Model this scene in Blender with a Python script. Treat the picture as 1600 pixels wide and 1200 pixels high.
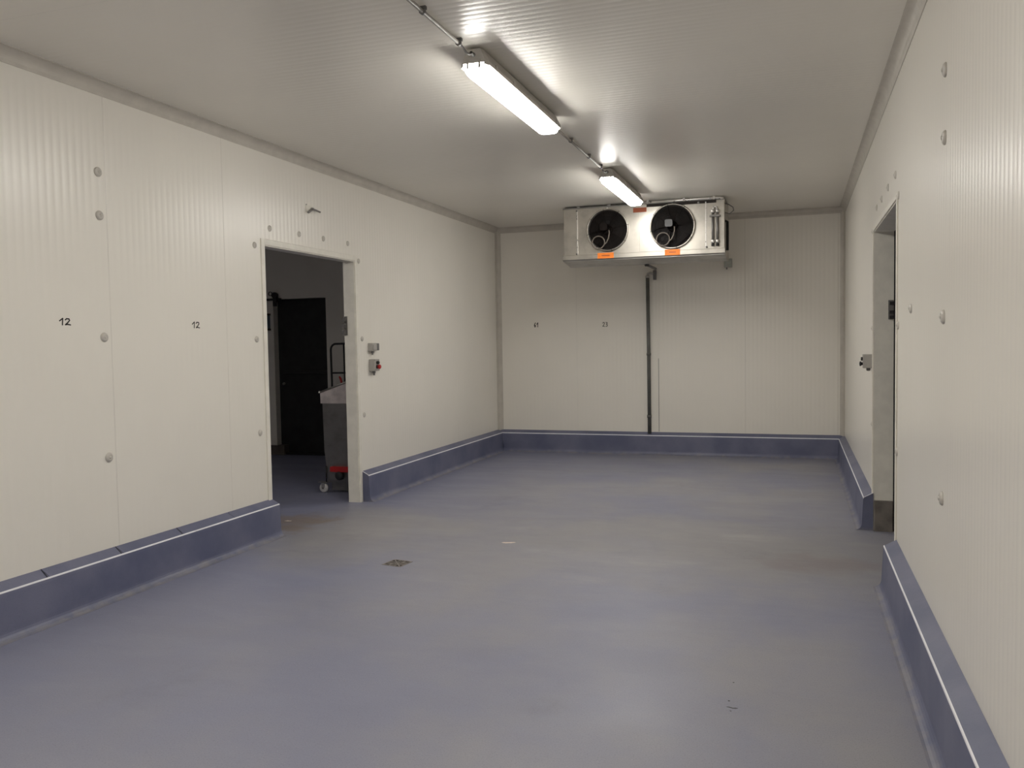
import bpy, math, random
from mathutils import Matrix, Vector

# ------------------------------------------------------------------ clear
for o in list(bpy.data.objects):
    bpy.data.objects.remove(o, do_unlink=True)
scene = bpy.context.scene
COL = scene.collection
PI = math.pi
random.seed(7)

# ------------------------------------------------------------------ camera
F_PX, YAW, PITCH, ROLL, EYE = 1317.18, 0.3258, -0.0483, -0.0166, 1.55
def cam_axes():
    cy, sy = math.cos(YAW), math.sin(YAW)
    fw = Vector((-sy*math.cos(PITCH), cy*math.cos(PITCH), math.sin(PITCH)))
    r = Vector((cy, sy, 0)); u = r.cross(fw)
    r2 = r*math.cos(ROLL)+u*math.sin(ROLL); u2 = -r*math.sin(ROLL)+u*math.cos(ROLL)
    return r2, u2, fw
cr, cu, cf = cam_axes()
cd = bpy.data.cameras.new('camera'); cam = bpy.data.objects.new('camera', cd); COL.objects.link(cam)
cd.sensor_fit = 'HORIZONTAL'; cd.sensor_width = 36.0; cd.lens = F_PX/1600*36.0
cd.clip_start = 0.05; cd.clip_end = 100
cam.matrix_world = Matrix(((cr.x, cu.x, -cf.x, 0), (cr.y, cu.y, -cf.y, 0), (cr.z, cu.z, -cf.z, EYE), (0, 0, 0, 1)))
scene.camera = cam
scene.cycles.max_bounces = 16; scene.cycles.diffuse_bounces = 12; scene.cycles.glossy_bounces = 6   # white room: let the light bounce

# ------------------------------------------------------------------ world, exposure
w = bpy.data.worlds.new('world'); scene.world = w; w.use_nodes = True
w.node_tree.nodes['Background'].inputs[0].default_value = (0.5, 0.5, 0.5, 1)
w.node_tree.nodes['Background'].inputs[1].default_value = 0.0     # closed room: no daylight
vs = scene.view_settings
vs.view_transform = 'Standard'; vs.look = 'None'; vs.gamma = 1.0; vs.use_curve_mapping = False
vs.exposure = 0.0
LAMP_POWER = 50.0            # radiance of the lamp diffusers
LAMP_COLOUR = (1.0, 0.97, 0.915)

# ------------------------------------------------------------------ room numbers (metres)
XL, XR, YB, YF = -4.098, 0.583, 11.526, -4.0
ZC = 3.204            # ceiling
COVE = 0.066
H1, H2, CD = 0.303, 0.263, 0.072
TL, TR = 0.12, 0.145  # wall thickness left / right
DL0, DL1, DLZ = 5.89, 7.37, 2.385     # left doorway
DR0, DR1, DRZ = 5.645, 7.29, 2.39     # right doorway
PITCH_PANEL = 1.143

# ------------------------------------------------------------------ mesh builder
class MB:
    def __init__(s): s.v = []; s.f = []; s.sm = []
    def add(s, vs_, fs, smooth=False):
        b = len(s.v); s.v += [tuple(p) for p in vs_]
        for f in fs: s.f.append([b+i for i in f]); s.sm.append(smooth)
        return s
    def box(s, a, b):
        x0, x1 = sorted((a[0], b[0])); y0, y1 = sorted((a[1], b[1])); z0, z1 = sorted((a[2], b[2]))
        return s.add([(x0,y0,z0),(x1,y0,z0),(x1,y1,z0),(x0,y1,z0),(x0,y0,z1),(x1,y0,z1),(x1,y1,z1),(x0,y1,z1)],
                     [(0,3,2,1),(4,5,6,7),(0,1,5,4),(1,2,6,5),(2,3,7,6),(3,0,4,7)])
    def rbox(s, a, b, r=0.006, axis=2, seg=3):
        # box whose four edges parallel to `axis` are rounded
        lo = [min(a[i], b[i]) for i in range(3)]; hi = [max(a[i], b[i]) for i in range(3)]
        i, j = [k for k in range(3) if k != axis]
        pts = []
        for (ci, cj, a0) in ((hi[i]-r, hi[j]-r, 0), (lo[i]+r, hi[j]-r, 90), (lo[i]+r, lo[j]+r, 180), (hi[i]-r, lo[j]+r, 270)):
            for k in range(seg+1):
                t = math.radians(a0+90*k/seg); pts.append((ci+r*math.cos(t), cj+r*math.sin(t)))
        n = len(pts); vv = []
        for h in (lo[axis], hi[axis]):
            for p in pts:
                q = [0, 0, 0]; q[i] = p[0]; q[j] = p[1]; q[axis] = h; vv.append(q)
        ff = [list(range(n))[::-1], list(range(n, 2*n))]+[(k, (k+1) % n, n+(k+1) % n, n+k) for k in range(n)]
        return s.add(vv, ff)
    def tube(s, pts, r, n=10, close=False, caps=True):
        P = [Vector(p) for p in pts]; m = len(P); rings = []
        up = None
        for k in range(m):
            if close: t = (P[(k+1) % m]-P[k-1])
            else: t = P[min(k+1, m-1)]-P[max(k-1, 0)]
            t.normalize()
            if up is None:
                up = Vector((0, 0, 1)) if abs(t.z) < .9 else Vector((1, 0, 0))
            a = up-t*up.dot(t); a.normalize(); up = a; b = t.cross(a)
            rr = r[k] if isinstance(r, (list, tuple)) else r
            rings.append([P[k]+(a*math.cos(2*PI*q/n)+b*math.sin(2*PI*q/n))*rr for q in range(n)])
        vv = [p for ring in rings for p in ring]; ff = []
        for k in range(m if close else m-1):
            k2 = (k+1) % m
            for q in range(n): ff.append((k*n+q, k*n+(q+1) % n, k2*n+(q+1) % n, k2*n+q))
        s.add(vv, ff, True)
        if caps and not close:
            b0 = len(s.v)-len(vv)
            s.f.append([b0+q for q in range(n)][::-1]); s.sm.append(False)
            s.f.append([b0+(m-1)*n+q for q in range(n)]); s.sm.append(False)
        return s
    def lathe(s, prof, c, axis, n=20, smooth=True):
        # prof: (radius, height along axis); axis one of 'x','-x','y','-y','z'
        A = {'x': Vector((1,0,0)), '-x': Vector((-1,0,0)), 'y': Vector((0,1,0)), '-y': Vector((0,-1,0)), 'z': Vector((0,0,1)), '-z': Vector((0,0,-1))}[axis]
        U = Vector((0,0,1)) if axis[-1] != 'z' else Vector((1,0,0)); V = A.cross(U); c = Vector(c)
        vv = []; ff = []
        for (r, h) in prof:
            for q in range(n):
                t = 2*PI*q/n; vv.append(c+A*h+(U*math.cos(t)+V*math.sin(t))*max(r, 1e-5))
        for k in range(len(prof)-1):
            for q in range(n): ff.append((k*n+q, k*n+(q+1) % n, (k+1)*n+(q+1) % n, (k+1)*n+q))
        return s.add(vv, ff, smooth)
    def extrude(s, prof, fn, a, b, smooth=False, caps=True, closed=True):
        # prof: list of 2D points; fn(p, t) -> 3D
        n = len(prof); vv = [fn(p, a) for p in prof]+[fn(p, b) for p in prof]
        ff = [(k, (k+1) % n, n+(k+1) % n, n+k) for k in range(n if closed else n-1)]
        s.add(vv, ff, smooth)
        if caps:
            b0 = len(s.v)-2*n
            s.f.append([b0+k for k in range(n)][::-1]); s.sm.append(False)
            s.f.append([b0+n+k for k in range(n)]); s.sm.append(False)
        return s
    def mesh(s, name, mat, fix=True):
        me = bpy.data.meshes.new(name); me.from_pydata(s.v, [], s.f); me.update()
        me.polygons.foreach_set('use_smooth', s.sm)
        if fix:
            import bmesh
            bm = bmesh.new(); bm.from_mesh(me); bmesh.ops.recalc_face_normals(bm, faces=bm.faces); bm.to_mesh(me); bm.free()
        me.materials.append(mat); return me

def obj(name, mb, mat, parent=None, fix=True):
    me = mb if isinstance(mb, bpy.types.Mesh) else mb.mesh(name, mat, fix)
    o = bpy.data.objects.new(name, me); COL.objects.link(o)
    if parent is not None:
        o.parent = parent
        o.matrix_parent_inverse = Matrix.Translation(-parent.location) if parent.type == 'EMPTY' else Matrix()
    return o
def empty(name, loc=(0, 0, 0)):
    o = bpy.data.objects.new(name, None); o.location = loc; o.empty_display_size = .1; COL.objects.link(o); return o
def tag(o, label=None, cat=None, group=None, kind=None):
    if label: o['label'] = label
    if cat: o['category'] = cat
    if group: o['group'] = group
    if kind: o['kind'] = kind
    return o
def struct(o, label=None, cat=None): return tag(o, label, cat, None, 'structure')

# ------------------------------------------------------------------ materials
def new_mat(name):
    m = bpy.data.materials.new(name); m.use_nodes = True
    nt = m.node_tree; return m, nt, nt.nodes['Principled BSDF']
def N(nt, t, **kw):
    n = nt.nodes.new(t)
    for k, v in kw.items(): setattr(n, k, v)
    return n
def pos(nt, scale=(1, 1, 1)):
    g = N(nt, 'ShaderNodeNewGeometry'); mp = N(nt, 'ShaderNodeMapping'); mp.inputs['Scale'].default_value = scale
    nt.links.new(g.outputs['Position'], mp.inputs['Vector']); return mp.outputs['Vector']
def noise(nt, vec, scale, detail=4, rough=.55):
    n = N(nt, 'ShaderNodeTexNoise'); n.inputs['Scale'].default_value = scale; n.inputs['Detail'].default_value = detail
    n.inputs['Roughness'].default_value = rough; nt.links.new(vec, n.inputs['Vector']); return n.outputs['Fac']
def ramp(nt, fac, a, b, ca=0., cb=1.):
    r = N(nt, 'ShaderNodeMapRange'); r.inputs['From Min'].default_value = a; r.inputs['From Max'].default_value = b
    r.inputs['To Min'].default_value = ca; r.inputs['To Max'].default_value = cb
    r.interpolation_type = 'SMOOTHSTEP'; nt.links.new(fac, r.inputs['Value']); return r.outputs['Result']
def mixc(nt, fac, a, b):
    m = N(nt, 'ShaderNodeMix', data_type='RGBA')
    for k, v in (('A', a), ('B', b)):
        s = [i for i in m.inputs if i.name == k and i.type == 'RGBA'][0]
        if isinstance(v, tuple): s.default_value = (*v[:3], 1)
        else: nt.links.new(v, s)
    f = [i for i in m.inputs if i.name == 'Factor' and i.type == 'VALUE'][0]
    if isinstance(fac, (int, float)): f.default_value = fac
    else: nt.links.new(fac, f)
    return [o for o in m.outputs if o.type == 'RGBA'][0]
def math_(nt, op, a, b=None):
    m = N(nt, 'ShaderNodeMath', operation=op)
    for i, v in enumerate((a, b)):
        if v is None: continue
        if isinstance(v, (int, float)): m.inputs[i].default_value = v
        else: nt.links.new(v, m.inputs[i])
    return m.outputs[0]
def bump(nt, bsdf, fac, strength, dist=.002):
    b = N(nt, 'ShaderNodeBump'); b.inputs['Strength'].default_value = strength; b.inputs['Distance'].default_value = dist
    nt.links.new(fac, b.inputs['Height']); nt.links.new(b.outputs['Normal'], bsdf.inputs['Normal'])

def plain(name, col, rough=.5, metal=0., vary=.12, scale=9., bmp=0., spec=.5):
    m, nt, b = new_mat(name)
    v = pos(nt); n = noise(nt, v, scale)
    c2 = tuple(max(0, c*(1-vary*1.6)) for c in col); c1 = tuple(min(1, c*(1+vary)) for c in col)
    nt.links.new(mixc(nt, ramp(nt, n, .3, .7), c2, c1), b.inputs['Base Color'])
    nt.links.new(ramp(nt, noise(nt, v, scale*2.3), .3, .7, rough*.88, min(1, rough*1.12)), b.inputs['Roughness'])
    b.inputs['Metallic'].default_value = metal; b.inputs['Specular IOR Level'].default_value = spec
    if bmp: bump(nt, b, noise(nt, v, scale*6), bmp)
    return m

def panel_mat(name, col=(.83, .798, .725), rough=.30):
    m, nt, b = new_mat(name); v = pos(nt)
    n1 = noise(nt, v, .8, 3); n2 = noise(nt, v, 14, 4)
    c = mixc(nt, ramp(nt, n1, .3, .7), col, tuple(x*.965 for x in col))
    c = mixc(nt, ramp(nt, noise(nt, v, 3.0, 5), .35, .75, 0, .10), c, tuple(x*.93 for x in col))
    nt.links.new(c, b.inputs['Base Color'])
    b.inputs['Roughness'].default_value = rough
    return m
M_PANEL = panel_mat('coated_steel_panel')
M_CORE = plain('panel_core', (.62, .60, .56), .6)
M_FRAME = plain('door_frame_cream', (.80, .77, .69), .42, vary=.04)
M_COVE = plain('cove_trim', (.54, .505, .445), .42, vary=.04)
M_CONDUIT = plain('conduit_grey', (.30, .28, .25), .5, vary=.05)
M_CAP = plain('fastener_plastic', (.55, .52, .47), .35, vary=.05)
M_STEEL = None

def steel(name, col, rough, streak=(1, 1, 14)):
    m, nt, b = new_mat(name); v = pos(nt, streak)
    n = noise(nt, v, 9, 5); n2 = noise(nt, pos(nt), 5, 4)
    c = mixc(nt, ramp(nt, n2, .35, .75), col, tuple(x*.72 for x in col))
    nt.links.new(c, b.inputs['Base Color']); b.inputs['Metallic'].default_value = .85
    nt.links.new(ramp(nt, n, .2, .8, rough*.8, rough*1.25), b.inputs['Roughness'])
    bump(nt, b, n, .05, .001); return m
M_STEEL = steel('stainless_steel', (.56, .53, .475), .36)
M_STEEL_DK = steel('stainless_dull', (.30, .29, .28), .45)
M_GALV = steel('galvanised', (.52, .51, .49), .38)
M_ALU = plain('alu_bright', (.75, .73, .70), .3, .7, vary=.05)
M_BLACK = plain('black_plastic', (.02, .02, .02), .5)
M_RUBBER = plain('black_rubber', (.012, .012, .012), .75)
M_GREYP = plain('grey_plastic', (.42, .40, .37), .45, vary=.05)
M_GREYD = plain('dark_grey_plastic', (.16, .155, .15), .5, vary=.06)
M_PIPE = plain('grey_pvc_pipe', (.115, .115, .105), .45, vary=.1)
M_RED = plain('red_plastic', (.45, .02, .02), .4, vary=.05)
M_ORANGE = plain('orange_sticker', (.85, .22, .02), .55, vary=.06)
M_REDST = plain('brown_red_sticker', (.42, .10, .035), .55, vary=.1)
M_FAN = plain('fan_dark', (.0065, .0042, .0035), .6, vary=.3, spec=.15)
M_MOTOR = plain('motor_grey', (.05, .049, .05), .45)
M_HOSE = plain('cable_grey', (.17, .145, .12), .5)
M_WHITE = plain('white_edge_bead', (.88, .88, .92), .4, vary=.03)
M_NYLON = plain('white_nylon', (.62, .61, .60), .4, vary=.05)
M_INK = plain('black_marker', (.03, .025, .022), .6)
M_DOORDK = plain('charcoal_door', (.018, .018, .018), .45, vary=.2)
M_PLINTH = plain('grey_plinth', (.17, .15, .13), .6, vary=.2)
M_BROWN = plain('brown_base_block', (.12, .10, .085), .7, vary=.15)
M_BLUEBOX = plain('blue_box', (.10, .16, .22), .4)
M_GRATE = plain('drain_steel', (.26, .235, .215), .45, .4, vary=.1)
M_DARK = plain('drain_dark_gap_shade', (.03, .024, .02), .8)  # dark of the drain sump, also the painted shade above the cooler front
M_CHIP = plain('chipped_coating', (.66, .56, .50), .7, vary=.12, scale=40)
M_GOUGE = plain('dark_gouge', (.075, .07, .07), .8)
M_CRACK = plain('crack', (.03, .033, .05), .8)
M_GLASSY = plain('clear_cover', (.45, .47, .43), .2)
M_LIT_COLLAR = plain('lit_steel_collar', (.66, .60, .58), .35, .25)

def floor_mat():
    m, nt, b = new_mat('resin_floor'); v = pos(nt)
    sx = N(nt, 'ShaderNodeSeparateXYZ'); nt.links.new(v, sx.inputs[0])
    X, Y = sx.outputs[0], sx.outputs[1]
    blue = (.195, .207, .305); grey = (.285, .277, .285)
    wear = noise(nt, pos(nt, (1.0, .8, 1)), .55, 5, .6)
    big = ramp(nt, wear, .36, .66)
    # traffic lane between the two doorways (y about 6.3), and down the middle of the room
    lane = math_(nt, 'POWER', math_(nt, 'DIVIDE', math_(nt, 'ADD', Y, -6.35), 1.15), 2.0)
    lane = math_(nt, 'ADD', lane, math_(nt, 'MULTIPLY', ramp(nt, wear, .2, .8, -1, 1), .9))
    lane = ramp(nt, lane, -.2, 1.6, 1, 0)
    inside = ramp(nt, X, -4.6, -3.6)
    lane = math_(nt, 'MULTIPLY', lane, inside)
    mid = ramp(nt, X, -3.9, -1.9)
    fac = math_(nt, 'MAXIMUM', math_(nt, 'MULTIPLY', lane, .95), math_(nt, 'MULTIPLY', math_(nt, 'ADD', math_(nt, 'MULTIPLY', big, .60), .28), math_(nt, 'ADD', math_(nt, 'MULTIPLY', mid, .75), .25)))
    c = mixc(nt, fac, blue, grey)
    # streaky scuffs
    st = noise(nt, pos(nt, (.8, 2.1, 1)), 1.1, 7, .68)
    c = mixc(nt, math_(nt, 'MULTIPLY', ramp(nt, st, .52, .74, 0, .55), math_(nt, 'ADD', math_(nt, 'MULTIPLY', lane, .8), .2)), c, (.40, .39, .385))
    st2 = noise(nt, pos(nt, (1.3, .9, 1)), 1.2, 7, .68)
    c = mixc(nt, ramp(nt, st2, .56, .8, 0, .35), c, (.105, .105, .125))
    # fine grit
    g = noise(nt, v, 160, 2, .6); c = mixc(nt, ramp(nt, g, .52, .75, 0, .35), c, (.07, .07, .085))
    g2 = noise(nt, v, 120, 2, .6); c = mixc(nt, ramp(nt, g2, .58, .8, 0, .30), c, (.45, .44, .45))
    # brown rust stain at the left doorway
    dx = math_(nt, 'DIVIDE', math_(nt, 'ADD', X, 4.22), .42); dy = math_(nt, 'DIVIDE', math_(nt, 'ADD', Y, -6.35), .50)
    d2 = math_(nt, 'ADD', math_(nt, 'MULTIPLY', dx, dx), math_(nt, 'MULTIPLY', dy, dy))
    d2 = math_(nt, 'ADD', d2, ramp(nt, noise(nt, v, 5, 5), .2, .8, -.7, .7))
    c = mixc(nt, ramp(nt, d2, .0, 1.1, .55, 0), c, (.21, .15, .08))
    # reddish dust patch near the right doorway
    dx = math_(nt, 'DIVIDE', math_(nt, 'ADD', X, -.15), .45); dy = math_(nt, 'DIVIDE', math_(nt, 'ADD', Y, -6.1), .30)
    d2 = math_(nt, 'ADD', math_(nt, 'ADD', math_(nt, 'MULTIPLY', dx, dx), math_(nt, 'MULTIPLY', dy, dy)), ramp(nt, noise(nt, v, 4, 5), .2, .8, -.5, .5))
    c = mixc(nt, ramp(nt, d2, .0, 1.2, .35, 0), c, (.20, .15, .14))
    nt.links.new(c, b.inputs['Base Color'])
    nt.links.new(ramp(nt, st, .3, .75, .40, .56), b.inputs['Roughness'])
    b.inputs['Specular IOR Level'].default_value = .42
    bump(nt, b, g2, .10, .001)
    return m
M_FLOOR = floor_mat()
def curb_mat():
    m, nt, b = new_mat('blue_resin_curb'); v = pos(nt)
    sx = N(nt, 'ShaderNodeSeparateXYZ'); nt.links.new(v, sx.inputs[0])
    n = noise(nt, v, 2.2, 5); g = noise(nt, v, 150, 2)
    c = mixc(nt, ramp(nt, n, .3, .72), (.100, .112, .188), (.165, .172, .250))
    c = mixc(nt, ramp(nt, g, .55, .8, 0, .3), c, (.06, .065, .09))
    # scuffed, grey lower cove where trolleys rub, with ragged edge
    zz = math_(nt, 'ADD', sx.outputs[2], ramp(nt, noise(nt, v, 7, 5), .2, .8, -.022, .022))
    c = mixc(nt, ramp(nt, zz, -.02, .034, .75, 0), c, (.27, .255, .25))
    nt.links.new(c, b.inputs['Base Color'])
    b.inputs['Roughness'].default_value = .45; bump(nt, b, g, .12, .001)
    return m
M_CURB = curb_mat()
def lamp_mat():
    m = bpy.data.materials.new('lamp_diffuser'); m.use_nodes = True; nt = m.node_tree; nt.nodes.clear()
    e = N(nt, 'ShaderNodeEmission'); e.inputs[0].default_value = (*LAMP_COLOUR, 1); e.inputs[1].default_value = LAMP_POWER
    o = N(nt, 'ShaderNodeOutputMaterial'); nt.links.new(e.outputs[0], o.inputs[0]); return m
M_LAMP = lamp_mat()

# ------------------------------------------------------------------ floor, outer shell
fl = obj('floor', MB().box((-12.2, YF-.12, -.12), (3.2, YB+.15, 0)), M_FLOOR)
struct(fl, 'blue grey resin floor worn grey along the middle', 'floor')

def wall_core(name, axis, a, b, u0, u1, hole=None, z0=0., z1=ZC):
    """slab between a and b along `axis` ('x' or 'y'), spanning u0..u1 along the other, optional hole (h0,h1,ztop)"""
    m = MB()
    def bx(p0, p1, q0, q1):
        if axis == 'x': m.box((a, p0, q0), (b, p1, q1))
        else: m.box((p0, a, q0), (p1, b, q1))
    if hole:
        h0, h1, hz = hole
        bx(u0, h0, z0, z1); bx(h1, u1, z0, z1); bx(h0, h1, hz, z1)
    else: bx(u0, u1, z0, z1)
    return obj(name, m, M_CORE)

SKIN = .006
wall_left = struct(wall_core('wall_left', 'x', XL-TL+SKIN, XL-SKIN, YF-.1, YB+.1, (DL0, DL1, DLZ)), 'white ribbed panel wall with the wide doorway to a dark corridor', 'wall')
wall_right = struct(wall_core('wall_right', 'x', XR+SKIN, XR+TR, YF-.1, YB+.1, (DR0, DR1, DRZ)), 'white ribbed panel wall with the cream framed doorway', 'wall')
wall_back = struct(wall_core('wall_back', 'y', YB+SKIN, YB+.12, XL-SKIN, XR+SKIN), 'white panel wall behind the fan cooler', 'wall')
wall_front = struct(wall_core('wall_front', 'y', YF-.1, YF, XL-SKIN, XR+SKIN), 'plain white end wall', 'wall')
wall_front.data.materials[0] = M_PANEL
ceiling = struct(obj('ceiling', MB().box((XL-TL, YF-.1, ZC+SKIN), (XR+TR, YB+.12, ZC+.12)), M_CORE), 'white ribbed panel ceiling', 'ceiling')

RP = .055; RA = .0009      # micro rib pitch and depth
def rib_profile(u0, u1, origin, groove0, groove1):
    pts = []
    if groove0: pts += [(u0+.0006, -.0015), (u0+.0018, -.0004)]
    us = u0+(.003 if groove0 else 0); ue = u1-(.003 if groove1 else 0)
    n = max(1, int(round((ue-us)/(RP/8))))
    for k in range(n+1):
        u = us+(ue-us)*k/n
        ph = ((u-origin)/RP) % 1.0
        # broad flat with a narrow rounded valley
        d = -RA*(.5+.5*math.cos(2*PI*ph))**2
        pts.append((u, d))
    if groove1: pts += [(u1-.0018, -.0006), (u1-.0006, -.0015)]
    return pts
def make_panels(parent, fn, u0, u1, seam0, z0, z1, hole=None):
    """fn(u, d, z) -> 3D point, d = height above the nominal surface"""
    seams = [u0]; s = seam0
    while s > u0+PITCH_PANEL: s -= PITCH_PANEL
    while s < u1-.02:
        if s > u0+.02: seams.append(s)
        s += PITCH_PANEL
    seams.append(u1)
    for a, b in zip(seams[:-1], seams[1:]):
        m = MB(); cuts = [a, b]
        if hole:
            for h in hole[:2]:
                if a < h < b: cuts.append(h)
        cuts = sorted(cuts)
        for c0, c1 in zip(cuts[:-1], cuts[1:]):
            lo = z0
            if hole and (c0+c1)/2 > hole[0] and (c0+c1)/2 < hole[1]: lo = hole[2]
            pr = rib_profile(c0, c1, a, c0 == a, c1 == b); n = len(pr)
            vv = [fn(u, d, lo) for u, d in pr]+[fn(u, d, z1) for u, d in pr]
            m.add(vv, [(k, k+1, n+k+1, n+k) for k in range(n-1)], True)
        obj('panel', m, M_PANEL, parent, fix=False)
make_panels(wall_left, lambda u, d, z: (XL+d, -u, z), -(YB), -YF, -4.245, 0, ZC, (-DL1, -DL0, DLZ))
make_panels(wall_right, lambda u, d, z: (XR-d, u, z), YF, YB, 3.85, 0, ZC, (DR0, DR1, DRZ))
make_panels(wall_back, lambda u, d, z: (u, YB-d, z), XL, XR, -1.78, 0, ZC)
make_panels(ceiling, lambda u, d, z: (z, u, ZC-d), YF, YB, 4.41, XL, XR)

# corridor beyond the left doorway
CY0, CY1 = 10.40, 10.53
DD0, DD1, DDZ = -7.115, -6.25, 2.235
wc = struct(wall_core('wall_corridor_back', 'y', CY0, CY1, -12.1, XL-TL, (DD0, DD1, DDZ)), 'dim corridor wall with a black door seen through the doorway', 'wall'); wc.data.materials[0] = M_PANEL
w2 = struct(wall_core('wall_corridor_left', 'x', -12.2, -12.1, 1.9, YB+.12), 'far side wall of the dim corridor', 'wall'); w2.data.materials[0] = M_PANEL
w3 = struct(wall_core('wall_corridor_front', 'y', 1.9, 2.0, -12.1, XL-TL), 'near end wall of the dim corridor', 'wall'); w3.data.materials[0] = M_PANEL
c2 = struct(obj('ceiling_corridor', MB().box((-12.2, 1.9, ZC), (XL-TL, YB+.12, ZC+.12)), M_PANEL), 'ceiling of the dim corridor', 'ceiling')
# room beyond the right doorway
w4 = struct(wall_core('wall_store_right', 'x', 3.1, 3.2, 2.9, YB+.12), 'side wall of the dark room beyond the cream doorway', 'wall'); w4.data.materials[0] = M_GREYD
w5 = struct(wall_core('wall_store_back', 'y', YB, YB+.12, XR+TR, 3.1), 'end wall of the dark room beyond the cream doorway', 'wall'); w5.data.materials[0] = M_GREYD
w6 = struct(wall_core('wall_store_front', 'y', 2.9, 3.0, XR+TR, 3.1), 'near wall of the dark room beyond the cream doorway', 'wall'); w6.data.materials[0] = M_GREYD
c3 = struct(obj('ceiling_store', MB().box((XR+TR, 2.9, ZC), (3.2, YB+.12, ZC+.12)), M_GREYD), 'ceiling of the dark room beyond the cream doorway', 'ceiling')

# ------------------------------------------------------------------ ceiling coves and corner trims
def cove_profile(r=COVE, lip=.012, n=8):
    # (distance from wall, distance below ceiling)
    pts = [(0, 0), (r, 0), (r, .004)]
    for k in range(n+1):
        t = PI/2*k/n                 # concave quarter round
        pts.append((r-.004-(r-.010)*math.sin(t)*.92, r-.006-(r-.010)*math.cos(t)*.98+.0))
    pts += [(.007, r+lip*.3), (.004, r+lip), (0, r+lip)]
    return pts
cp = cove_profile()
def trim(name, fn, a, b, label):
    o = obj(name, MB().extrude(cp, fn, a, b), M_COVE); struct(o, label, 'trim'); return o
trim('trim_1', lambda p, t: (XL+p[0], t, ZC-p[1]), YF, YB, 'cream cove trim between ceiling and wall of the corridor doorway')
trim('trim_2', lambda p, t: (XR-p[0], t, ZC-p[1]), YF, YB, 'cream cove trim between ceiling and wall of the cream doorway')
trim('trim_3', lambda p, t: (t, YB-p[0], ZC-p[1]), XL+.01, XR-.01, 'cream cove trim between ceiling and end wall behind the cooler')
trim('trim_4', lambda p, t: (XL+p[0], YB-p[1]*.9, t), .29, ZC-.05, 'upright cove trim in the corner nearer the corridor doorway')
trim('trim_5', lambda p, t: (XR-p[0]*.85, YB-p[1]*.9, t), .29, ZC-.05, 'upright cove trim in the corner nearer the cream doorway')

# ------------------------------------------------------------------ curbs (baseboards)
def curb_profile():
    pts = [(0, 0), (0, H1-.012), (CD-.004, H2-.012), (CD, H2-.004), (CD+.003, H2-.02), (CD+.010, .10)]
    r = .048
    for k in range(7):
        t = PI/2*k/6
        pts.append((CD+.012+r-r*math.cos(t), .052-.052*math.sin(t)+.0008))
    pts.append((CD+.012+r, 0))
    return pts
CPF = curb_profile()
def curb(name, fn, a, b, label, joints=None):
    o = obj(name, MB().extrude(CPF, fn, a, b, closed=True), M_CURB); struct(o, label, 'curb')
    # sloped cap pieces
    js = [a]+(joints or [])+[b]
    sgn = 1 if b > a else -1
    for p, q in zip(js[:-1], js[1:]):
        g0 = .0025*sgn if p != a else 0; g1 = .0025*sgn if q != b else 0
        obj('cap_slab', MB().extrude([(0, H1-.014), (CD-.002, H2-.014), (CD-.002, H2), (0, H1)], fn, p+g0, q-g1), M_CURB, o)
    # pale edge bead along the front arris
    obj('edge_bead', MB().extrude([(CD-.004, H2-.004), (CD-.004, H2+.0030), (CD+.0010, H2+.001), (CD+.0022, H2-.006)], fn, a, b), M_WHITE, o)
    return o
bl = curb('baseboard_left', lambda p, t: (XL+p[0], t, p[1]), YF, DL0+.005, 'blue resin curb along the wall with two handwritten numbers',
          [round(4.207+.5575*k, 3) for k in range(-14, 4) if YF < 4.207+.5575*k < DL0-.1])
for k in (-1, 0, 1):
    y = 4.207+.5575*k
    obj('cap_crack', MB().extrude([(.001, H1+.0008), (CD-.006, H2+.0052), (CD-.006, H2+.004), (.001, H1-.002)], lambda p, t: (XL+p[0], t-p[0]*.25, p[1]), y-.0035, y+.0035), M_CRACK, bl)
bl2 = curb('baseboard_left.001', lambda p, t: (XL+p[0], t, p[1]), DL1+.05, YB, 'blue resin curb between corridor doorway and end wall')
bb = curb('baseboard_back', lambda p, t: (t, YB-p[0], p[1]), XL, XR, 'blue resin curb along the end wall under the cooler')
br = curb('baseboard_right', lambda p, t: (XR-p[0], t, p[1]), YF, DR0-.03, 'blue resin curb ending beside the cream doorway, on its nearer wall')
br2 = curb('baseboard_right.001', lambda p, t: (XR-p[0], t, p[1]), DR1-.02, YB, 'blue resin curb between the cream doorway and end wall')
# pale bead across the cut ends
def end_bead(par, fn, t):
    obj('edge_bead', MB().extrude([(.0, H1), (CD, H2), (CD, H2+.005), (0, H1+.005)], fn, t-.003, t+.003), M_WHITE, par)
end_bead(bl2, lambda p, t: (XL+p[0], t, p[1]), DL1+.05)
end_bead(br2, lambda p, t: (XR-p[0], t, p[1]), DR1-.02)
# upright pale bead in the back left curb corner
obj('corner_bead', MB().tube([(XL+CD+.03, YB-CD-.03, .06), (XL+CD+.012, YB-CD-.012, .14), (XL+CD+.004, YB-CD-.004, .25)], .006, 8), M_CURB, bb)

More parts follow.
